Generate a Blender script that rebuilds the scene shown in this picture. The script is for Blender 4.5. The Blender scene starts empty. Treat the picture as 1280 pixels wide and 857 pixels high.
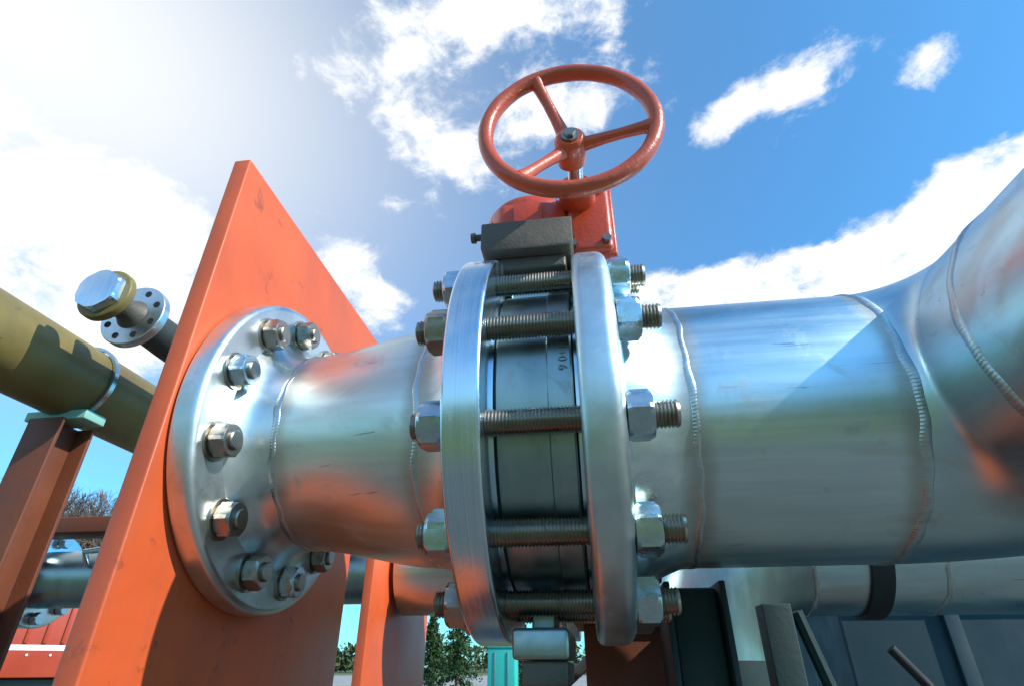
import bpy, bmesh, math, random
import numpy as np
from mathutils import Vector, Matrix
random.seed(7); rng=np.random.default_rng(7)
H=1.2
PSI=math.radians(8); TH=math.radians(30); F=700.0
SUN=Vector((.70,-.24,.54)).normalized()
scene=bpy.context.scene

def ray(u,v):
    dx=(u-640)/F; up=(428.5-v)/F
    d=math.cos(TH)-up*math.sin(TH); z=math.sin(TH)+up*math.cos(TH)
    return Vector((math.cos(PSI)*dx-math.sin(PSI)*d, math.sin(PSI)*dx+math.cos(PSI)*d, z))

# ---------------------------------------------------------------- nodes
class NT:
    def __init__(s,tree): s.t=tree; s.n=tree.nodes; s.l=tree.links
    def new(s,typ,**kw):
        n=s.n.new(typ)
        for k,v in kw.items(): setattr(n,k,v)
        return n
    def put(s,sock,val):
        if isinstance(val,bpy.types.NodeSocket): s.l.new(val,sock)
        elif val is not None: sock.default_value=val
    def math(s,op,a,b=None,c=None,clamp=False):
        n=s.new('ShaderNodeMath',operation=op); n.use_clamp=clamp
        s.put(n.inputs[0],a)
        if b is not None: s.put(n.inputs[1],b)
        if c is not None: s.put(n.inputs[2],c)
        return n.outputs[0]
    def vmath(s,op,a,b=None):
        n=s.new('ShaderNodeVectorMath',operation=op)
        s.put(n.inputs[0],a)
        if b is not None: s.put(n.inputs[1],b)
        return n.outputs['Value'] if op in('DOT_PRODUCT','LENGTH') else n.outputs[0]
    def noise(s,vec,scale,detail=4,rough=.5,dist=0):
        n=s.new('ShaderNodeTexNoise'); s.put(n.inputs['Vector'],vec)
        n.inputs['Scale'].default_value=scale; n.inputs['Detail'].default_value=detail
        n.inputs['Roughness'].default_value=rough; n.inputs['Distortion'].default_value=dist
        return n.outputs['Fac']
    def mapr(s,v,a,b,c=0.,d=1.,smooth=False):
        n=s.new('ShaderNodeMapRange'); n.clamp=True
        if smooth: n.interpolation_type='SMOOTHSTEP'
        s.put(n.inputs[0],v)
        for i,x in enumerate((a,b,c,d)): n.inputs[i+1].default_value=x
        return n.outputs[0]
    def mix(s,f,a,b,mode='MIX'):
        n=s.new('ShaderNodeMix',data_type='RGBA',blend_type=mode)
        s.put(n.inputs[0],f)
        s.put(n.inputs[6],a if isinstance(a,bpy.types.NodeSocket) else (*a,1))
        s.put(n.inputs[7],b if isinstance(b,bpy.types.NodeSocket) else (*b,1))
        return n.outputs[2]
    def obj(s): return s.new('ShaderNodeTexCoord').outputs['Object']
    def scale(s,vec,sc):
        n=s.new('ShaderNodeMapping'); s.put(n.inputs[0],vec); n.inputs['Scale'].default_value=sc
        return n.outputs[0]
def newmat(name):
    m=bpy.data.materials.new(name); m.use_nodes=True
    nt=NT(m.node_tree); b=m.node_tree.nodes['Principled BSDF']
    return m,nt,b
def bump(nt,b,h,strength,dist):
    n=nt.new('ShaderNodeBump'); n.inputs['Strength'].default_value=strength; n.inputs['Distance'].default_value=dist
    nt.put(n.inputs['Height'],h); nt.l.new(n.outputs[0],b.inputs['Normal'])

def steel(name,base=(.62,.64,.64),rough=.3,streak=(4,70,70),welds=(),dirt=.35,metal=1.,bmp=.15,dirtcol=(.20,.17,.13),mott=.22,marks=False):
    m,nt,b=newmat(name); o=nt.obj()
    st=nt.noise(nt.scale(o,streak),1.0,4,.6)
    big=nt.noise(o,7,3,.6,.4); spots=nt.noise(o,28,5,.7,.6)
    c=nt.mix(nt.mapr(st,.3,.7),tuple(x*.86 for x in base),tuple(min(1,x*1.08) for x in base))
    c=nt.mix(nt.mapr(big,.35,.7,0,mott),c,tuple(x*f for x,f in zip(base,(.66,.84,.88))))
    c=nt.mix(nt.mapr(spots,.58,.76,0,dirt),c,dirtcol)
    if marks:
        sc=nt.noise(nt.scale(o,(16,110,260)),1.0,3,.6,.5)
        c=nt.mix(nt.mapr(sc,.69,.73,0,.55),c,(.10,.10,.09))
        bn=nt.noise(nt.scale(o,(2.2,9,9)),1.7,3,.5,.8)
        c=nt.mix(nt.mapr(bn,.55,.68,0,.38,True),c,(.42,.33,.22))
    rg=nt.math('ADD',nt.mapr(big,.3,.7,rough*.85,rough*1.2),nt.mapr(spots,.55,.75,0,.15))
    rg=nt.math('ADD',rg,nt.mapr(st,.3,.7,-.04,.05))
    if welds:
        sx=nt.new('ShaderNodeSeparateXYZ'); nt.put(sx.inputs[0],o)
        wob=nt.math('MULTIPLY',nt.math('SUBTRACT',nt.noise(o,35,3,.6),.5),.014)
        xx=nt.math('ADD',sx.outputs[0],wob); tot=None
        for w in welds:
            a=nt.math('ABSOLUTE',nt.math('SUBTRACT',xx,w))
            g=nt.mapr(a,.003,.018,1,0,True)
            tot=g if tot is None else nt.math('MAXIMUM',tot,g)
        c=nt.mix(nt.math('MULTIPLY',tot,.5),c,(.34,.25,.17))
        rg=nt.math('ADD',rg,nt.math('MULTIPLY',tot,.12))
    nt.put(b.inputs['Base Color'],c); nt.put(b.inputs['Roughness'],rg)
    b.inputs['Metallic'].default_value=metal
    h=nt.math('ADD',nt.math('MULTIPLY',st,.5),nt.math('MULTIPLY',big,.8))
    bump(nt,b,h,bmp,.002)
    return m
def paint(name,base,rough=.4,dark=.6,chips=(.10,.06,.04),amt=.5,bmp=.15,scale=1.,coat=0.):
    m,nt,b=newmat(name); o=nt.obj()
    big=nt.noise(o,6*scale,4,.6,.3); sp=nt.noise(o,40*scale,5,.7,.4); fine=nt.noise(o,180*scale,2,.6)
    streak=nt.noise(nt.scale(o,(40*scale,40*scale,4*scale)),1,3,.6)
    c=nt.mix(nt.mapr(big,.3,.7),tuple(x*dark for x in base),base)
    c=nt.mix(nt.mapr(streak,.5,.75,0,.35),c,tuple(x*.55+.03 for x in base))
    c=nt.mix(nt.mapr(sp,.63,.70,0,amt),c,chips)
    nt.put(b.inputs['Base Color'],c)
    nt.put(b.inputs['Roughness'],nt.mapr(big,.3,.7,rough*.8,rough*1.3))
    b.inputs['Coat Weight'].default_value=coat
    bump(nt,b,nt.math('ADD',nt.math('MULTIPLY',fine,.5),sp),bmp,.0015)
    return m

M={}
M['pipe']=steel('brushed_stainless',base=(.68,.83,.86),rough=.32,welds=(.078,.228),streak=(5,80,80),bmp=.07,dirt=.3,marks=True)
M['elbow']=steel('elbow_stainless',base=(.58,.75,.80),rough=.31,streak=(9,9,50),bmp=.07,dirt=.35,marks=True)
M['reducer']=steel('reducer_stainless',base=(.75,.83,.79),rough=.36,welds=(-.13,-.258),streak=(6,60,60),bmp=.07,dirt=.3,marks=True)
M['mach']=steel('machined_flange',base=(.68,.82,.91),rough=.22,streak=(700,6,6),dirt=.12,bmp=.04)
M['cast']=steel('cast_flange',base=(.60,.71,.73),rough=.38,streak=(30,30,30),dirt=.7,bmp=.35,dirtcol=(.82,.86,.83))
M['flange2']=steel('dull_flange',base=(.72,.79,.80),rough=.36,streak=(30,30,30),dirt=.4,bmp=.2)
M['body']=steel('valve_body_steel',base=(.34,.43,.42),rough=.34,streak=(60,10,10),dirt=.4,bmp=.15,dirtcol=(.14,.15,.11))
M['stud']=steel('stud_steel',base=(.46,.42,.36),rough=.28,streak=(30,30,30),dirt=.5,bmp=.1,dirtcol=(.12,.08,.05))
M['nut']=steel('nut_steel',base=(.58,.69,.74),rough=.25,streak=(60,60,60),dirt=.6,bmp=.35,dirtcol=(.30,.24,.10),mott=.5)
M['nut_d']=steel('old_nut_steel',base=(.38,.34,.29),rough=.34,streak=(60,60,60),dirt=.7,bmp=.5,dirtcol=(.14,.08,.04))
M['weld']=steel('weld_bead',base=(.54,.60,.60),rough=.34,streak=(200,200,200),dirt=.5,bmp=.3)
M['gasket']=paint('gasket_rubber',(.02,.022,.022),.7,amt=0)
M['orange']=paint('orange_paint',(.74,.122,.032),.44,.70,(.22,.055,.025),.65,.18)
M['red']=paint('red_paint',(.58,.066,.02),.34,.7,(.14,.035,.02),.8,.4,1.6,.2)
M['redlight']=paint('handwheel_paint',(.64,.095,.028),.32,.72,(.18,.045,.03),.85,.45,2.,.2)
M['bracket']=paint('grey_bracket_paint',(.12,.11,.085),.5,.55,(.22,.13,.07),.7,.5,2)
M['olive']=paint('olive_flare_tint_paint',(.25,.195,.06),.42,.5,(.08,.06,.04),.7,.2)  # yellow tint of the flare light is put into this olive base colour
M['brown']=paint('brown_primer',(.20,.055,.02),.6,.6,(.08,.04,.03),.6,.3)
M['grey']=steel('galvanised',base=(.34,.37,.36),rough=.5,streak=(20,20,20),dirt=.4)
M['darkgrey']=paint('dark_steel_paint',(.045,.05,.045),.5,.7,(.12,.07,.04),.4,.3)
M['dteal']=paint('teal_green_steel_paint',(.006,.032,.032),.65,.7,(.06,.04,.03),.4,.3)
M['teal']=paint('dark_teal_paint',(.005,.045,.060),.7,.8,(.04,.05,.04),.3,.1)
M['mint']=paint('mint_paint',(.28,.60,.50),.5,.8,(.1,.1,.08),.3,.1)
M['turq']=paint('turquoise_paint',(.03,.48,.42),.5,.9,amt=0)
M['white']=paint('white_paint',(.78,.78,.76),.5,.9,amt=0)
M['truckred']=paint('truck_red',(.50,.06,.025),.4,.8,amt=.1,scale=.2)
M['carblue']=paint('car_blue',(.02,.035,.08),.25,.9,amt=0,coat=.6)
M['glass']=paint('dark_glass',(.015,.02,.025),.08,.9,amt=0,bmp=0)
M['tyre']=paint('tyre_rubber',(.02,.02,.02),.8,.8,amt=0)

# ---------------------------------------------------------------- mesh helpers
def empty(name,loc=(0,0,H)):
    e=bpy.data.objects.new(name,None); scene.collection.objects.link(e); e.location=loc
    e.empty_display_size=.05; return e
def mk(name,verts,faces,mat,parent=None,smooth=True,ang=32,loc=None):
    me=bpy.data.meshes.new(name); me.from_pydata([tuple(v) for v in verts],[],faces); me.validate()
    bm=bmesh.new(); bm.from_mesh(me); bmesh.ops.recalc_face_normals(bm,faces=bm.faces); bm.to_mesh(me); bm.free()
    if smooth: me.shade_smooth(); me.set_sharp_from_angle(angle=math.radians(ang))
    if mat: me.materials.append(mat)
    o=bpy.data.objects.new(name,me); scene.collection.objects.link(o)
    if parent: o.parent=parent
    if loc: o.location=loc
    return o
def frame(d):
    d=Vector(d).normalized(); a=Vector((0,0,1)) if abs(d.z)<.9 else Vector((0,1,0))
    e1=d.cross(a).normalized(); e2=d.cross(e1).normalized(); return d,e1,e2
def lathe(name,prof,org,axis,mat,parent=None,segs=96,ang=32,rf=None,cap=True,loc=None,rot=0):
    d,e1,e2=frame(axis); org=Vector(org); V=[];Fc=[]
    n=len(prof)
    for (t,r) in prof:
        for k in range(segs):
            a=2*math.pi*k/segs+rot
            rr=rf(a-rot,r) if rf else r
            V.append(org+d*t+e1*rr*math.cos(a)+e2*rr*math.sin(a))
    for i in range(n-1):
        for k in range(segs):
            k2=(k+1)%segs
            Fc.append((i*segs+k,i*segs+k2,(i+1)*segs+k2,(i+1)*segs+k))
    if cap:
        Fc.append(tuple(range(segs))); Fc.append(tuple(range((n-1)*segs,n*segs)))
    return mk(name,V,Fc,mat,parent,True,ang,loc)
def tube(name,path,r,mat,parent=None,segs=64,cap=True,ref=(0,1,0),ang=40):
    V=[];Fc=[];n=len(path); path=[Vector(p) for p in path]
    for i,p in enumerate(path):
        t=(path[min(i+1,n-1)]-path[max(i-1,0)]).normalized()
        e1=Vector(ref); e1=(e1-t*e1.dot(t)).normalized(); e2=t.cross(e1)
        rr=r[i] if isinstance(r,(list,tuple)) else r
        for k in range(segs):
            a=2*math.pi*k/segs; V.append(p+e1*rr*math.cos(a)+e2*rr*math.sin(a))
    for i in range(n-1):
        for k in range(segs):
            k2=(k+1)%segs; Fc.append((i*segs+k,i*segs+k2,(i+1)*segs+k2,(i+1)*segs+k))
    if cap: Fc.append(tuple(range(segs))); Fc.append(tuple(range((n-1)*segs,n*segs)))
    return mk(name,V,Fc,mat,parent,True,ang)
def box(name,x0,x1,y0,y1,z0,z1,mat,parent=None,bev=.002,seg=3,loc=None):
    bm=bmesh.new(); bmesh.ops.create_cube(bm,size=1)
    for v in bm.verts:
        v.co=Vector(((x0+x1)/2+v.co.x*(x1-x0),(y0+y1)/2+v.co.y*(y1-y0),(z0+z1)/2+v.co.z*(z1-z0)))
    if bev>0: bmesh.ops.bevel(bm,geom=bm.edges[:],offset=bev,segments=seg,affect='EDGES',profile=.5)
    me=bpy.data.meshes.new(name); bm.to_mesh(me); bm.free(); me.shade_smooth(); me.set_sharp_from_angle(angle=math.radians(35))
    me.materials.append(mat); o=bpy.data.objects.new(name,me); scene.collection.objects.link(o)
    if parent: o.parent=parent
    if loc: o.location=loc
    return o
def prism(name,pts,d0,d1,plane,mat,parent=None,bev=.002):
    def P(a,b,d): return {'xz':(a,d,b),'yz':(d,a,b),'xy':(a,b,d)}[plane]
    bm=bmesh.new(); lo=[bm.verts.new(P(a,b,d0)) for a,b in pts]; hi=[bm.verts.new(P(a,b,d1)) for a,b in pts]
    n=len(pts); bm.faces.new(lo); bm.faces.new(hi[::-1])
    for i in range(n): bm.faces.new((lo[i],hi[i],hi[(i+1)%n],lo[(i+1)%n]))
    bmesh.ops.recalc_face_normals(bm,faces=bm.faces)
    if bev>0: bmesh.ops.bevel(bm,geom=bm.edges[:],offset=bev,segments=2,affect='EDGES',profile=.5)
    me=bpy.data.meshes.new(name); bm.to_mesh(me); bm.free(); me.shade_smooth(); me.set_sharp_from_angle(angle=math.radians(35))
    me.materials.append(mat); o=bpy.data.objects.new(name,me); scene.collection.objects.link(o)
    if parent: o.parent=parent
    return o
def weld(name,org,axis,R,parent,w=.0030,h=.0012,n=None):
    d,e1,e2=frame(axis); org=Vector(org); n=n or int(2*math.pi*R/.0027); sub=4; N=n*sub; V=[];Fc=[];m=7
    for k in range(N):
        a=2*math.pi*k/N; ph=(k%sub)/sub
        hh=h*(.88+.12*math.sin(math.pi*ph)**.7)*(1+.18*math.sin(a*7)+.15*math.sin(a*17+1)); ww=w*(1+.14*math.sin(a*11+2)+.04*math.sin(math.pi*ph))
        off=.0008*math.sin(a*9)+.0005*math.sin(a*23)
        for j in range(m):
            b=math.pi*j/(m-1); rr=R-.0004+hh*math.sin(b); tt=off-ww*math.cos(b)+(.0005*math.sin(b))*(1 if ph<.5 else 0)
            V.append(org+d*tt+(e1*math.cos(a)+e2*math.sin(a))*rr)
    for k in range(N):
        k2=(k+1)%N
        for j in range(m-1): Fc.append((k*m+j,k*m+j+1,k2*m+j+1,k2*m+j))
    return mk(name,V,Fc,M['weld'],parent,True,60)
def hexr(af):
    def f(a,r):
        s=(a+math.pi/6)%(math.pi/3)-math.pi/6
        return min(af/2/math.cos(s),r)
    return f
def nut(name,x0,x1,y,z,af,mat,parent,rot=0,hole=None):
    R=af/math.sqrt(3)*1.02; c=(x1-x0)
    pr=[(0,af/2*.97),(.0004,af/2*1.02),(abs(c)*.17,R),(abs(c)*.83,R),(abs(c)-.0005,af/2*1.0),(abs(c),af/2*.97)]
    ax=(-1,0,0) if c<0 else (1,0,0)
    return lathe(name,pr,(0,0,0),ax,mat,parent,72,14,hexr(af),True,(x0,y,z),rot)
def fillet_disc(x0,x1,R,f0,f1,rin):
    p=[(x0,rin)]
    for i in range(7):
        a=math.pi/2*i/6; p.append((x0+f0*(1-math.cos(a)),R-f0+f0*math.sin(a)))
    for i in range(7):
        a=math.pi/2*i/6; p.append((x1-f1*(1-math.cos(math.pi/2-a)),R-f1+f1*math.sin(math.pi/2-a)))
    p.append((x1,rin)); return p

CY,CZ=.5,.184
# ================================================================ MAIN PIPELINE
P=empty('stainless_steel_pipeline')
lathe('right_flange',fillet_disc(-.003,.027,.17,.007,.010,.10),(0,CY,CZ),(1,0,0),M['cast'],P,160,cap=False)
lathe('right_flange_hub',[(.0268,.134),(.031,.129),(.045,.1245),(.060,.118),(.070,.1145),(.078,.1142)],(0,CY,CZ),(1,0,0),M['pipe'],P,128,cap=False)
lathe('right_raised_face',[(-.0055,.10),(-.0055,.133),(-.003,.133)],(0,CY,CZ),(1,0,0),M['mach'],P,128,cap=False)
weld('weld_right_1',(.078,CY,CZ),(1,0,0),.114,P)
XW=.229
lathe('right_pipe',[(.078,.114),(.12,.1141),(.2,.1139),(XW,.114)],(0,CY,CZ),(1,0,0),M['pipe'],P,160,cap=False)
weld('weld_right_2',(XW,CY,CZ),(1,0,0),.114,P,.0038,.0016)
ER=.122; TURN=math.radians(86); path=[]
for i in range(33):
    a=TURN*i/32; path.append((XW+ER*math.sin(a),CY-ER+ER*math.cos(a),CZ))
tube('elbow',path,.114,M['elbow'],P,160,cap=False,ref=(0,0,1))
pe=Vector(path[-1]); dd=Vector((math.cos(TURN),-math.sin(TURN),0))
pw=pe+dd*.040
weld('weld_elbow',pw,dd,.114,P,.0038,.0016)
tube('pipe_towards_front',[pe,pe+dd*.040,pe+dd*.5,pe+dd*1.6],.1139,M['elbow'],P,160,ref=(0,0,1))
lathe('front_flange',fillet_disc(1.6,1.628,.17,.004,.004,.05),pe,dd,M['flange2'],P,96,cap=True)
lathe('left_flange',fillet_disc(-.096,-.0685,.17,.003,.003,.10),(0,CY,CZ),(1,0,0),M['mach'],P,200,cap=False)
lathe('left_raised_face',[(-.0685,.133),(-.066,.133),(-.066,.10)],(0,CY,CZ),(1,0,0),M['mach'],P,128,cap=False)
lathe('left_flange_hub',[(-.130,.1105),(-.120,.1125),(-.108,.119),(-.098,.127),(-.0955,.131)],(0,CY,CZ),(1,0,0),M['reducer'],P,128,cap=False)
weld('weld_left_1',(-.131,CY,CZ),(1,0,0),.110,P)
pr=[]
for i in range(17):
    t=i/16; s=t*t*(3-2*t); pr.append((-.131-.127*t,.1100-.0175*s))
lathe('reducer',pr,(0,CY,CZ),(1,0,0),M['reducer'],P,160,cap=False)
weld('weld_left_2',(-.258,CY,CZ),(1,0,0),.0925,P)
lathe('small_flange_neck',[(-.258,.0924),(-.270,.0932),(-.279,.097),(-.286,.104),(-.2905,.109)],(0,CY,CZ),(1,0,0),M['flange2'],P,128,cap=False)
lathe('small_flange',fillet_disc(-.3115,-.290,.146,.003,.006,.08),(0,CY,CZ),(1,0,0),M['flange2'],P,160,cap=False)
lathe('blind_end_behind_plate',[(-.350,.08),(-.332,.08)],(0,CY,CZ),(1,0,0),M['flange2'],P,64)
zig=[(-.1225,.0075),(-.1215,.0092)]; x=-.1215
while x<.0585: zig+= [(x+.00125,.0081),(x+.0025,.0097)]; x+=.0025
zig+=[(.0605,.0088),(.061,.0070)]
stud=None
for i in range(12):
    a=math.radians(15+30*i); y=CY-.1475*math.cos(a); z=CZ+.1475*math.sin(a)
    jx=random.uniform(-.003,.003)
    if stud is None:
        stud=lathe('stud_1',zig,(0,0,0),(1,0,0),M['stud'],P,24,25,None,True,(jx,y,z))
    else:
        o=bpy.data.objects.new('stud_%d'%(i+1),stud.data); scene.collection.objects.link(o); o.parent=P; o.location=(jx,y,z); o.rotation_euler=(random.random()*6,0,0)
    nut('nut_r_%d'%(i+1),.0273,.0450,y,z,.031,M['nut'],P,random.uniform(0,1.04))
    nut('nut_l_%d'%(i+1),-.0965,-.1145,y,z,.031,M['nut'] if i%3 else M['nut_d'],P,random.uniform(0,1.04))
for i in range(12):
    a=math.radians(15.5+30*i); y=CY-.1195*math.cos(a); z=CZ+.1195*math.sin(a)
    lathe('washer_s_%d'%i,[(-.2899,.008),(-.2899,.0160),(-.2883,.0160),(-.2883,.008)],(0,y,z),(1,0,0),M['nut_d'],P,32,cap=False)
    nut('nut_s_%d'%(i+1),-.2882,-.2745,y,z,.0255,M['nut_d'] if i%4 else M['nut'],P,random.uniform(0,1.04))
    lathe('bolt_end_%d'%(i+1),[(-.275,.0078),(-.2725,.0078),(-.2715,.0068)],(0,y,z),(1,0,0),M['nut_d'],P,20)

# ================================================================ BUTTERFLY VALVE
V=empty('butterfly_valve')
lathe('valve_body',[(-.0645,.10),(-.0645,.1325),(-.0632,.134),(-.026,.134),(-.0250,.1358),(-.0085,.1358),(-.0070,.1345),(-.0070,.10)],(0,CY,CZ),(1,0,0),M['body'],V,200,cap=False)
lathe('gasket_left',[(-.0660,.09),(-.0660,.1315),(-.0646,.1315),(-.0646,.09)],(0,CY,CZ),(1,0,0),M['gasket'],V,96,cap=False)
lathe('gasket_right',[(-.0069,.09),(-.0069,.1315),(-.0056,.1315),(-.0056,.09)],(0,CY,CZ),(1,0,0),M['gasket'],V,96,cap=False)
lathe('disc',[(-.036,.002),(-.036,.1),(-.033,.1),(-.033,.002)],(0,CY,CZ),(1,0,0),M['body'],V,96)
box('neck',-.063,-.024,.437,.565,.300,.3318,M['body'],V,.004)
box('bottom_web',-.052,-.034,.48,.53,.0245,.060,M['body'],V,.002)
box('bottom_lug',-.062,-.022,.440,.560,.004,.0240,M['body'],V,.003)
box('bottom_lug_plate',-.056,-.024,.445,.550,-.012,.0035,M['bracket'],V,.002)
prism('bracket',[(-.090,.352),(-.086,.3475),(-.003,.3475),(.000,.352),(.000,.3835),(-.090,.3835)],.418,.585,'xz',M['bracket'],V,.0015)
box('bracket_web',-.082,-.008,.43,.57,.332,.3474,M['bracket'],V,.003)
for i,(yy,zz) in enumerate([(.430,.376),(.56,.376)]):
    lathe('bracket_screw_%d'%i,[(-.102,.0015),(-.102,.0052),(-.0975,.0056),(-.0972,.0035),(-.0895,.0035)],(0,yy,zz),(1,0,0),M['bracket'],V,16)
gh=[(-.086,.455),(-.074,.441),(-.030,.441),(-.005,.447),(-.005,.56),(-.086,.56)]
prism('gear_housing',gh,.3838,.430,'xy',M['red'],V,.005)
lathe('gear_cover',[(.4300,.047),(.4305,.052),(.440,.052),(.4455,.049),(.4475,.043),(.4475,.020),(.453,.018),(.4535,.001)],(-.045,.497,0),(0,0,1),M['red'],V,64,cap=False)
for i in range(6):
    a=i*math.pi/3+.3
    lathe('cover_bolt_%d'%i,[(.4476,.0045),(.452,.0045)],(-.045+.036*math.cos(a),.497+.036*math.sin(a),0),(0,0,1),M['nut_d'],V,6,10)
box('worm_housing',-.004,.041,.446,.560,.3610,.4520,M['red'],V,.006,4)
box('housing_flange',-.0075,.0445,.452,.462,.3575,.4555,M['red'],V,.003,3)
lathe('worm_boss',[(.428,.0165),(.4295,.0185),(.4475,.0195)],(.0075,0,.432),(0,1,0),M['red'],V,40)
lathe('worm_shaft',[(.378,.0078),(.4335,.0078)],(.0072,0,.4335),(0,1,0),M['mach'],V,32)
box('housing_rib',-.060,-.030,.4365,.4405,.388,.425,M['red'],V,.0015)
for i,(xx,zz) in enumerate([(.034,.372),(.034,.443),(.0,.369)]):
    lathe('housing_bolt_%d'%i,[(.4405,.0047),(.4458,.0047)],(xx,0,zz),(0,1,0),M['nut_d'],V,6,10)
HW=Vector((.0040,.355,.4345)); Rw=.0790; rw=.0073; HB=.012
Vt=[];Ft=[];NS=128;ms=16
for k in range(NS):
    a=2*math.pi*k/NS; w_=1+.02*math.sin(a*5)+.015*math.sin(a*13)
    for j in range(ms):
        b=2*math.pi*j/ms; rr=Rw+rw*w_*math.cos(b)
        Vt.append(HW+Vector((rr*math.cos(a),rw*1.1*w_*math.sin(b),rr*math.sin(a))))
for k in range(NS):
    for j in range(ms):
        Ft.append((k*ms+j,k*ms+(j+1)%ms,((k+1)%NS)*ms+(j+1)%ms,((k+1)%NS)*ms+j))
mk('handwheel_rim',Vt,Ft,M['redlight'],V)
for i,ad in enumerate((113,-8,232)):
    a=math.radians(ad); o=Vector((math.cos(a),0,math.sin(a)))
    pth=[];rad=[]
    for t in (0,.15,.35,.6,.85,1.):
        pth.append(HW+Vector((0,(HB+.010)*(1-t)**1.1,0))+o*(.008+t*(Rw-.010))); rad.append(.0074-.0018*math.sin(math.pi*t)-.0008*t+ (.0012 if t==1 else 0))
    tube('spoke_%d'%(i+1),pth,rad,M['redlight'],V,20,ref=(0,1,0))
HC=HW+Vector((0,HB,0))
lathe('handwheel_hub',[(-.002,.0115),(.0,.0135),(.004,.0155),(.014,.0158),(.024,.0145),(.030,.0138),(.032,.0105)],HC,(0,1,0),M['redlight'],V,48)
lathe('hub_washer',[(-.0042,.0085),(-.0022,.0085)],HC,(0,1,0),M['nut_d'],V,32)
lathe('hub_screw',[(-.0075,.0050),(-.0068,.0056),(-.0043,.0056)],HC,(0,1,0),M['nut_d'],V,6,10)
tc=bpy.data.curves.new('body_marking','FONT'); tc.body='+1+0 6'; tc.size=.0095; tc.extrude=.0002; tc.materials.append(M['nut_d'])
to=bpy.data.objects.new('body_marking',tc); scene.collection.objects.link(to); to.parent=V
ph=math.radians(8); nrm=Vector((0,-math.cos(ph),math.sin(ph))); dn=Vector((0,-math.sin(ph),-math.cos(ph)))
yx=nrm.cross(dn); mt=Matrix((dn,yx,nrm)).transposed().to_4x4(); mt.translation=Vector((-.017,CY,CZ))+nrm*.1362-dn*.012
to.matrix_local=mt

# ================================================================ ORANGE SUPPORT PLATE
S=empty('orange_support_plate')
box('plate',-.3300,-.3125,.352,.727,-1.19,.438,M['orange'],S,.0018)
box('base_foot',-.42,-.24,.33,.75,-1.196,-1.191,M['orange'],S,.001)

# ================================================================ MAIN SUPPORT POSTS
S2=empty('pipe_support_stand')
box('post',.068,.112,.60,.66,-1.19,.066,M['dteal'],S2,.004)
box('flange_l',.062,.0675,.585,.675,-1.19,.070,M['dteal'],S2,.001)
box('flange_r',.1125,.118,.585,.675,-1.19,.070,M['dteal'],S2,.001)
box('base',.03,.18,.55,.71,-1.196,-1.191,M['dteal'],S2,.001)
S3=empty('orange_steel_column')
box('column_web',.028,.034,.70,.82,-1.19,.040,M['brown'],S3,.001)
box('column_face',-.018,.080,.693,.6995,-1.19,.040,M['brown'],S3,.001)
box('column_back',-.018,.080,.8205,.827,-1.19,.040,M['brown'],S3,.001)
box('column_cap',-.028,.090,.685,.835,.0405,.050,M['brown'],S3,.001)

# ================================================================ SECOND PIPELINE (behind)
Q=empty('stainless_steel_pipeline')
y2,z2=1.02,.150
tube('pipe_run',[(-.33,y2,z2),(.05,y2,z2)],.075,M['pipe'],Q,64)
tube('pipe_run_right',[(.75,y2+.0,.168),(.45,y2,.168),(.32,y2,.168)],.10,M['elbow'],Q,96)
pth=[(.32,y2,.168)]
for i in range(1,17):
    a=math.radians(90)*i/16; pth.append((.32-.16*math.sin(a),y2+.0,.168-.16+.16*math.cos(a)))
tube('down_elbow',pth,.10,M['body'],Q,96)
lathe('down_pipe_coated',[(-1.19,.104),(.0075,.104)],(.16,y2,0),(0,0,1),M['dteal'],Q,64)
weld('weld_b1',(.32,y2,.168),(1,0,0),.100,Q,.004,.002); weld('weld_b2',(.50,y2,.168),(1,0,0),.100,Q,.004,.002)
lathe('clamp_ring',[(.395,.1005),(.395,.106),(.425,.106),(.425,.1005)],(0,y2,.168),(1,0,0),M['gasket'],Q,96,cap=False)
for xx in (-.20,-.155,-.05,-.005):
    lathe('flange',fillet_disc(xx,xx+.018,.115,.003,.003,.05),(0,y2,z2),(1,0,0),M['flange2'],Q,80)
for xx in (-.222,-.07):
    for i in range(12):
        a=math.radians(15+30*i); y=y2-.097*math.cos(a); z=z2+.097*math.sin(a)
        lathe('stud',[(xx,.006),(xx+.10,.006)],(0,y,z),(1,0,0),M['stud'],Q,12)
        nut('nut',xx+.021,xx+.008,y,z,.022,M['nut_d'],Q,random.random()); nut('nut',xx+.064+.0,xx+.078,y,z,.022,M['nut'],Q,random.random())
S4=empty('orange_support_plate')
box('plate',-.352,-.338,.88,1.20,-1.19,.30,M['orange'],S4,.001)
S5=empty('steel_support_stand')
box('leg',-.012,.0,1.2,1.24,-1.19,.06,M['orange'],S5,.001)
tube('brace',[(-.35,1.15,-.25),(.0,1.22,.03)],.010,M['darkgrey'],S5,8)
S6=empty('steel_support_stand')
box('leg_1',.20,.235,.80,.835,-1.19,.068,M['dteal'],S6,.002)
tube('brace',[(.245,.82,.06),(.33,.85,-.25)],.008,M['dteal'],S6,8)
tube('hose',[(.36,.86,.02),(.39,.86,-.02),(.41,.86,-.07),(.42,.86,-.14)],.006,M['gasket'],S6,10)
T=empty('steel_equipment_cabinet')
box('cabinet_body',.50,2.3,1.40,2.2,-1.17,.125,M['teal'],T,.006)
box('cabinet_lid',.48,2.32,1.38,2.22,.1255,.145,M['teal'],T,.004)
for i in range(4): box('rib_%d'%i,.70+.4*i,.73+.4*i,1.388,1.3995,-1.1,.11,M['teal'],T,.002)

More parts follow.
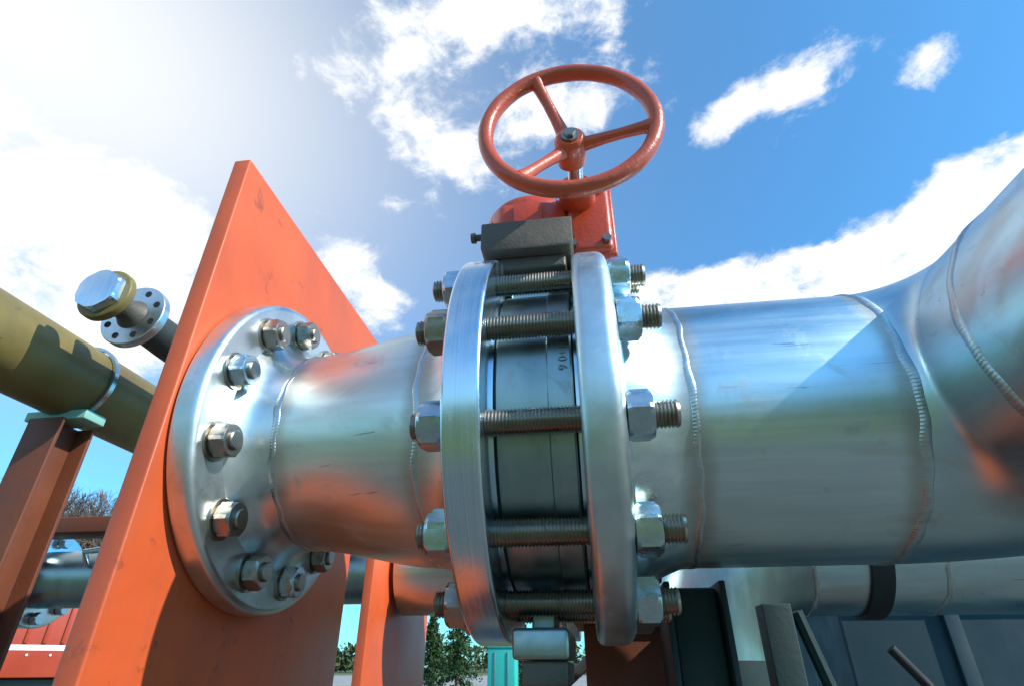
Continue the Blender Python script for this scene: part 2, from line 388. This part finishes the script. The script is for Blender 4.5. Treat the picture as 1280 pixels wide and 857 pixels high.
# ================================================================ LEFT BACKGROUND PIPES
L=empty('painted_overhead_pipe')
lathe('pipe',[(-.6,.060),(2.4,.060)],(-.813,0,.398),(0,1,0),M['olive'],L,64)
for yy in (.30,.92,1.0):
    lathe('band',[(yy,.0605),(yy+.002,.064),(yy+.016,.064),(yy+.018,.0605)],(-.813,0,.398),(0,1,0),M['olive'],L,64,cap=False)
box('clamp',-.865,-.760,.700,.74,.330,.345,M['mint'],L,.002)
lathe('u_bolt',[(.712,.0615),(.712,.0665),(.720,.0665),(.720,.0615)],(-.813,0,.398),(0,1,0),M['nut'],L,48,cap=False)
K=empty('steel_frame')
box('post_web',-.816,-.810,.695,.745,-1.19,.329,M['brown'],K,.001)
box('post_face',-.842,-.784,.689,.6948,-1.19,.329,M['brown'],K,.001)
box('post_back',-.842,-.784,.7452,.751,-1.19,.329,M['brown'],K,.001)
box('beam',-1.6,-.40,.84,.89,.190,.216,M['brown'],K,.002)
for xx in (-1.10,-.62):
    box('leg_%d'%int(-xx*100),xx-.02,xx+.02,.842,.888,-1.19,.1895,M['brown'],K,.002)
N=empty('flanged_pipe_nozzle')
ax,az=-.66,.455
lathe('stub',[(.63,.027),(.70,.029),(1.3,.029)],(ax,0,az),(0,1,0),M['darkgrey'],N,48)
lathe('flange',fillet_disc(.618,.632,.050,.002,.002,.001),(ax,0,az),(0,1,0),M['flange2'],N,64)
for i in range(8):
    a=i*math.pi/4+.39
    lathe('hole_%d'%i,[(.6172,.0050),(.6179,.0050)],(ax+.038*math.cos(a),0,az+.038*math.sin(a)),(0,1,0),M['gasket'],N,16)
lathe('neck',[(.575,.017),(.606,.017),(.6178,.024)],(ax,0,az),(0,1,0),M['bracket'],N,32)
lathe('cap_disc',fillet_disc(.562,.575,.040,.003,.003,.001),(ax,0,az),(0,1,0),M['olive'],N,48)
lathe('hex_plug',[(.548,.026),(.549,.031),(.552,.034),(.5615,.034)],(ax,0,az),(0,1,0),M['mach'],N,72,14,hexr(.060))
Lw=empty('stainless_steel_pipe')
lathe('pipe',[(-1.5,.047),(-.36,.047)],(0,.955,.135),(1,0,0),M['body'],Lw,64)
for xx in (-.99,-1.02): lathe('flange',fillet_disc(xx,xx+.016,.078,.002,.002,.03),(0,.955,.135),(1,0,0),M['mach'],Lw,64)
for i in range(8):
    a=i*math.pi/4
    nut('nut',-.973,-.960,.955+.063*math.cos(a),.135+.063*math.sin(a),.018,M['nut'],Lw,.3)
tube('small_valve_stem',[(-.86,.905,.15),(-.86,.893,.170),(-.82,.89,.172)],.005,M['nut'],Lw,12)
lathe('clamp',[(-.80,.0475),(-.80,.052),(-.77,.052),(-.77,.0475)],(0,.955,.135),(1,0,0),M['mint'],Lw,48,cap=False)

# ================================================================ SETTING
def sheet(name,x0,x1,y0,y1,z,mat):
    return mk(name,[(x0,y0,z),(x1,y0,z),(x1,y1,z),(x0,y1,z)],[(0,1,2,3)],mat,None,False)
m,nt,b=newmat('grass'); o=nt.obj()
c=nt.mix(nt.mapr(nt.noise(o,.15,4,.6),.35,.65),(.060,.10,.018),(.13,.15,.03))
c=nt.mix(nt.mapr(nt.noise(o,25,4,.7),.3,.7,0,.6),c,(.04,.06,.02)); nt.put(b.inputs['Base Color'],c); b.inputs['Roughness'].default_value=.9
M['grass']=m
m,nt,b=newmat('dark_asphalt'); o=nt.obj()
c=nt.mix(nt.mapr(nt.noise(o,1.2,5,.7),.3,.7),(.050,.062,.060),(.10,.108,.095)); c=nt.mix(nt.mapr(nt.noise(o,40,3,.6),.4,.7,0,.4),c,(.15,.14,.11))
nt.put(b.inputs['Base Color'],c); b.inputs['Roughness'].default_value=.85
M['dasph']=m
m,nt,b=newmat('kerb_concrete'); o=nt.obj()
c=nt.mix(nt.mapr(nt.noise(o,1.2,5,.7),.3,.7),(.28,.27,.24),(.44,.43,.39)); nt.put(b.inputs['Base Color'],c); b.inputs['Roughness'].default_value=.85
M['conc']=m
m,nt,b=newmat('light_asphalt'); o=nt.obj()
c=nt.mix(nt.mapr(nt.noise(o,.3,4,.6),.3,.7),(.22,.215,.205),(.36,.35,.33))
nt.put(b.inputs['Base Color'],c); b.inputs['Roughness'].default_value=.85
M['asph']=m
sheet('ground',-2500,2500,-2500,2500,0,M['grass'])
sheet('asphalt_yard',-5,6,-2.2,4.2,.004,M['dasph'])
sheet('road',-250,250,42,96,.004,M['asph'])
for i in range(26):
    sheet('parking_line' ,-60+i*5,-59.85+i*5,84,89,.008,M['white'])
R0=empty('road_kerb',(0,0,0))
box('kerb_near',-250,250,41.8,42,0,.12,M['conc'],R0,.01); box('kerb_far',-250,250,96,96.2,0,.12,M['conc'],R0,.01)

def leafmat(name,c1,c2):
    m,nt,b=newmat(name); o=nt.obj()
    n=nt.noise(o,1.3,3,.6); c=nt.mix(nt.mapr(n,.35,.65),c1,c2); nt.put(b.inputs['Base Color'],c); b.inputs['Roughness'].default_value=.7
    return m
M['conifer']=leafmat('conifer_foliage',(.018,.05,.012),(.05,.11,.025))
M['belt']=leafmat('tree_belt_foliage',(.04,.065,.02),(.09,.11,.035))
M['bark']=paint('bark',(.17,.125,.10),.9,.6,amt=0)
def leaves(name,centers,size,mat,parent=None,loc=None):
    n=len(centers); c=np.asarray(centers)
    a=rng.normal(size=(n,3)); a/=np.linalg.norm(a,axis=1)[:,None]
    b2=rng.normal(size=(n,3)); b2-=a*(a*b2).sum(1)[:,None]; b2/=np.linalg.norm(b2,axis=1)[:,None]
    s=(size*rng.uniform(.6,1.4,n))[:,None]
    v=np.stack([c-a*s,c-b2*s*.5,c+a*s,c+b2*s*.5],1).reshape(-1,3)
    f=[(4*i,4*i+1,4*i+2,4*i+3) for i in range(n)]
    me=bpy.data.meshes.new(name); me.from_pydata(v.tolist(),[],f); me.materials.append(mat)
    o=bpy.data.objects.new(name,me); scene.collection.objects.link(o)
    if parent:o.parent=parent
    if loc:o.location=loc
    return o
def conifer(px,py,h,r):
    E=empty('conifer_tree',(px,py,0))
    lathe('trunk',[(0,.10),(h*.9,.02)],(0,0,0),(0,0,1),M['bark'],E,10)
    C=[]
    for i in range(110):
        t=rng.uniform(.0,1)**.8; a=rng.uniform(0,6.28); L_=r*(1-t)*rng.uniform(.7,1.15)+.06; z=.10*h+t*h*.90
        for k in range(60):
            q=rng.uniform(0,1); C.append((L_*q*math.cos(a)+rng.normal()*.08,L_*q*math.sin(a)+rng.normal()*.08,z-.3*q*L_+rng.normal()*.07))
    leaves('foliage',C,.07,M['conifer'],E)
conifer(-6.6,29,4.2,1.2); conifer(-8.4,31,3.4,1.2); conifer(-4.6,33,2.6,1.0)
C=[]
for i in range(420):
    a=rng.uniform(0,2*math.pi); R=rng.uniform(150,190); h=rng.uniform(3.0,8.5); cx,cy=R*math.cos(a),R*math.sin(a); w=rng.uniform(2.5,5)
    for k in range(80):
        d=rng.normal(size=3); d/=np.linalg.norm(d); q=rng.uniform(.4,1)
        C.append((cx+d[0]*w*q,cy+d[1]*w*q,h*.55+d[2]*h*.5*q))
leaves('distant_trees',C,.8,M['belt'])
def bare(seed,h):
    rd=random.Random(seed); Vv=[];Ff=[]
    def seg(p,q,r0,r1,n=4):
        d,e1,e2=frame(q-p); b0=len(Vv)
        for (c,r) in ((p,r0),(q,r1)):
            for k in range(n):
                a=2*math.pi*k/n; Vv.append(c+e1*r*math.cos(a)+e2*r*math.sin(a))
        for k in range(n): Ff.append((b0+k,b0+(k+1)%n,b0+n+(k+1)%n,b0+n+k))
    def grow(p,d,L_,r,dep):
        q=p+d*L_; seg(p,q,r,r*.72,6 if dep>4 else 3)
        if dep==0: return
        for i in range(rd.choice((2,3,3)) if dep>1 else 3):
            nd=(d+Vector((rd.gauss(0,.42),rd.gauss(0,.42),rd.gauss(.10,.25)))).normalized()
            grow(q, nd, L_*rd.uniform(.68,.86), max(r*.62,.016), dep-1)
    grow(Vector((0,0,0)),Vector((0,0,1)),h*.22,h*.018,7)
    top=max(v.z for v in Vv); k=h/top; Vv=[v*k for v in Vv]
    me=bpy.data.meshes.new('bare_tree_mesh'); me.from_pydata([tuple(v) for v in Vv],[],Ff); me.materials.append(M['bark']); return me
ms_=[bare(3,15),bare(5,14),bare(9,15.5)]
k=0
for u in (12,34,52,74,92,112,132,158,185,0,84,104,122):
    r_=ray(u,700); hd=Vector((r_.x,r_.y,0)).normalized(); D=rng.uniform(58,72)
    o=bpy.data.objects.new('bare_tree',ms_[k%3]); scene.collection.objects.link(o); o.location=(hd.x*D,hd.y*D,0)
    s=rng.uniform(.85,1.05); o.scale=(s,s,s); o.rotation_euler=(0,0,rng.uniform(0,6)); k+=1

def car(loc,rot,mat):
    E=empty('parked_car',loc); E.rotation_euler=(0,0,rot)
    body=[(-2.15,.35),(-2.2,.7),(-2.05,.92),(-1.2,.98),(-.55,1.42),(.75,1.46),(1.55,1.02),(2.1,.95),(2.2,.6),(2.15,.32)]
    prism('body',body,-.86,.86,'xz',mat,E,.05)
    prism('side_glass',[(-1.05,1.0),(-.5,1.37),(.72,1.40),(1.35,1.02)],-.875,.875,'xz',M['glass'],E,.01)
    for x_ in (-1.35,1.35):
        for s in (-1,1):
            lathe('wheel',[(-.1,.2),(-.1,.32),(.1,.32),(.1,.2)],(x_,s*.78,.33),(0,1,0),M['tyre'],E,24)
            lathe('rim',[(-.11,.19),(.11,.19)],(x_,s*.78,.33),(0,1,0),M['grey'],E,12)
    for s in(-1,1): box('lamp',2.12,2.2,s*.6-.15,s*.6+.15,.68,.8,M['white'],E,.01)
r_=ray(711,832); hd=Vector((r_.x,r_.y,0)).normalized()
car((hd.x*86,hd.y*86,.01),.1,M['carblue'])
car((hd.x*86+7,hd.y*86+1,.01),.1,M['grey'])
car((-40,80,.01),.0,M['truckred'])
TQ=empty('turquoise_container',(0,0,0)); r_=ray(629,832); hd=Vector((r_.x,r_.y,0)).normalized()*20
box('container_body',hd.x-.42,hd.x+.42,hd.y-.4,hd.y+.4,.05,1.70,M['turq'],TQ,.02)
box('lid',hd.x-.45,hd.x+.45,hd.y-.43,hd.y+.43,1.705,1.76,M['turq'],TQ,.01)
for s in (-.2,.2): box('door_bar',hd.x+s-.02,hd.x+s+.02,hd.y-.43,hd.y-.405,.15,1.6,M['grey'],TQ,.005)
B=empty('white_industrial_building',(0,0,0))
r_=ray(1260,740); hd=Vector((r_.x,r_.y,0)).normalized()*70
box('walls',hd.x-8,hd.x+40,hd.y-6,hd.y+14,0,9.0,M['white'],B,.05)
box('roof_edge',hd.x-8.3,hd.x+40.3,hd.y-6.3,hd.y+14.3,9.01,9.5,M['grey'],B,.05)
for i in range(9): box('window_%d'%i,hd.x-6+i*5,hd.x-3.2+i*5,hd.y-6.06,hd.y-6.003,2.6,4.4,M['glass'],B,.01)
TR=empty('red_cargo_trailer',(0,0,0)); r_=ray(40,800); hd=Vector((r_.x,r_.y,0)).normalized()
TR.location=hd*12.5; TR.rotation_euler=(0,0,math.atan2(hd.y,hd.x)-math.pi/2)
box('box_body',-5,2.2,0,2.4,1.05,2.20,M['truckred'],TR,.02)
box('stripe',-5,2.2,-.008,-.003,1.42,1.50,M['white'],TR,0)
box('chassis',-4.8,2.1,.15,2.2,.75,1.04,M['darkgrey'],TR,.02)
for i in range(30): box('stake_%d'%i,-4.9+i*.24,-4.85+i*.24,-.03,-.001,1.52,2.15,M['truckred'],TR,.005)
for i in range(24): lathe('marker_%d'%i,[(-.014,.018),(-.009,.018)],(-4.8+i*.3,0,1.36),(0,1,0),M['white'],TR,12)
for x_ in (-3.6,-2.4,1.0):
    for y_ in (.25,2.1): lathe('wheel',[(-.15,.3),(-.15,.48),(.15,.48),(.15,.3)],(x_,y_,.49),(0,1,0),M['tyre'],TR,28)

# ================================================================ WORLD
w=bpy.data.worlds.new('World'); scene.world=w; w.use_nodes=True
nt=NT(w.node_tree); bg=w.node_tree.nodes['Background']
sky=nt.new('ShaderNodeTexSky'); sky.sky_type='NISHITA'; sky.sun_disc=False
sky.sun_elevation=math.asin(SUN.z); sky.sun_rotation=math.atan2(SUN.x,SUN.y)
sky.air_density=1.0; sky.dust_density=.6; sky.ozone_density=2.5
tc=nt.new('ShaderNodeTexCoord').outputs['Generated']
dirv=nt.vmath('NORMALIZE',tc)
def blob(u,v,rx,ry,ang,wt):
    c=ray(u,v).normalized(); a=math.radians(ang)
    c1=ray(u+rx*math.cos(a),v-rx*math.sin(a)).normalized()-c
    c2=ray(u+ry*math.sin(a),v+ry*math.cos(a)).normalized()-c
    d=nt.vmath('SUBTRACT',dirv,tuple(c))
    q1=nt.vmath('DOT_PRODUCT',d,tuple(c1/c1.length_squared)); q2=nt.vmath('DOT_PRODUCT',d,tuple(c2/c2.length_squared))
    q=nt.math('ADD',nt.math('MULTIPLY',q1,q1),nt.math('MULTIPLY',q2,q2))
    e=nt.math('EXPONENT',nt.math('MULTIPLY',q,-.9))
    return nt.math('MULTIPLY',e,wt)
blobs=[(600,15,180,52,5,1.4),(480,85,80,26,10,.8),(700,148,125,44,12,1.25),(545,190,110,38,-22,1.2),
 (1010,95,110,38,22,1.15),(900,150,60,24,48,1.0),(1160,82,45,36,10,.95),
 (1250,215,85,50,35,1.6),(1120,335,230,55,16,1.9),(960,370,140,40,8,1.7),(1270,300,130,90,0,1.6),(835,368,60,32,0,1.4),
 (50,300,150,100,-38,1.6),(185,255,85,46,-35,1.15),(120,400,140,80,-20,1.4),(445,350,85,42,-48,1.4),(500,255,60,18,0,.7),(0,150,80,60,0,.8)]
tot=None
for bl in blobs:
    g=blob(*bl); tot=g if tot is None else nt.math('ADD',tot,g)
sep=nt.new('ShaderNodeSeparateXYZ'); nt.put(sep.inputs[0],dirv)
back=nt.mapr(sep.outputs[1],.25,-.3,0,.58,True)
tot=nt.math('MINIMUM',nt.math('ADD',tot,back),1.35)
n1=nt.noise(nt.scale(dirv,(1,1,1.6)),6.5,10,.64,.30)
n2=nt.noise(nt.scale(dirv,(1,1,1.5)),17,5,.65,.5)
den=nt.math('ADD',nt.math('SUBTRACT',tot,.62),nt.math('MULTIPLY',nt.math('SUBTRACT',n1,.5),2.9))
den=nt.math('ADD',den,nt.math('MULTIPLY',nt.math('SUBTRACT',n2,.5),1.1))
cov=nt.mapr(den,-.08,.72,0,1,True)
flare_glow=blob(20,20,490,350,-15,.97)  # lens-flare glow painted into the sky colour as a white patch, upper left
tint=nt.mix(1.0,sky.outputs[0],(.46,1.36,1.80),'MULTIPLY')
tint=nt.mix(.07,tint,(4.0,6.0,7.0))
glow_sky=nt.mix(flare_glow,tint,(6.9,7.05,7.15))
cc=nt.mix(nt.mapr(n2,.36,.56,0,1),(6.6,7.0,7.4),(8.3,8.2,8.1))
colr=nt.mix(cov,glow_sky,cc)
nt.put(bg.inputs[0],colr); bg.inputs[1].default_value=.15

sd=bpy.data.lights.new('sun','SUN'); sd.energy=5.0; sd.angle=math.radians(.53); sd.color=(1,.94,.84)
so=bpy.data.objects.new('sun',sd); scene.collection.objects.link(so); so.location=(3,-2,5)
so.rotation_euler=SUN.to_track_quat('Z','Y').to_euler()
cd=bpy.data.cameras.new('camera'); cd.sensor_width=36; cd.lens=F/1280*36; cd.clip_start=.02; cd.clip_end=6000
co=bpy.data.objects.new('camera',cd); scene.collection.objects.link(co); co.location=(0,0,H)
co.rotation_euler=(math.radians(90)+TH,0,PSI); scene.camera=co
scene.view_settings.view_transform='Standard'; scene.view_settings.look='None'; scene.view_settings.exposure=0
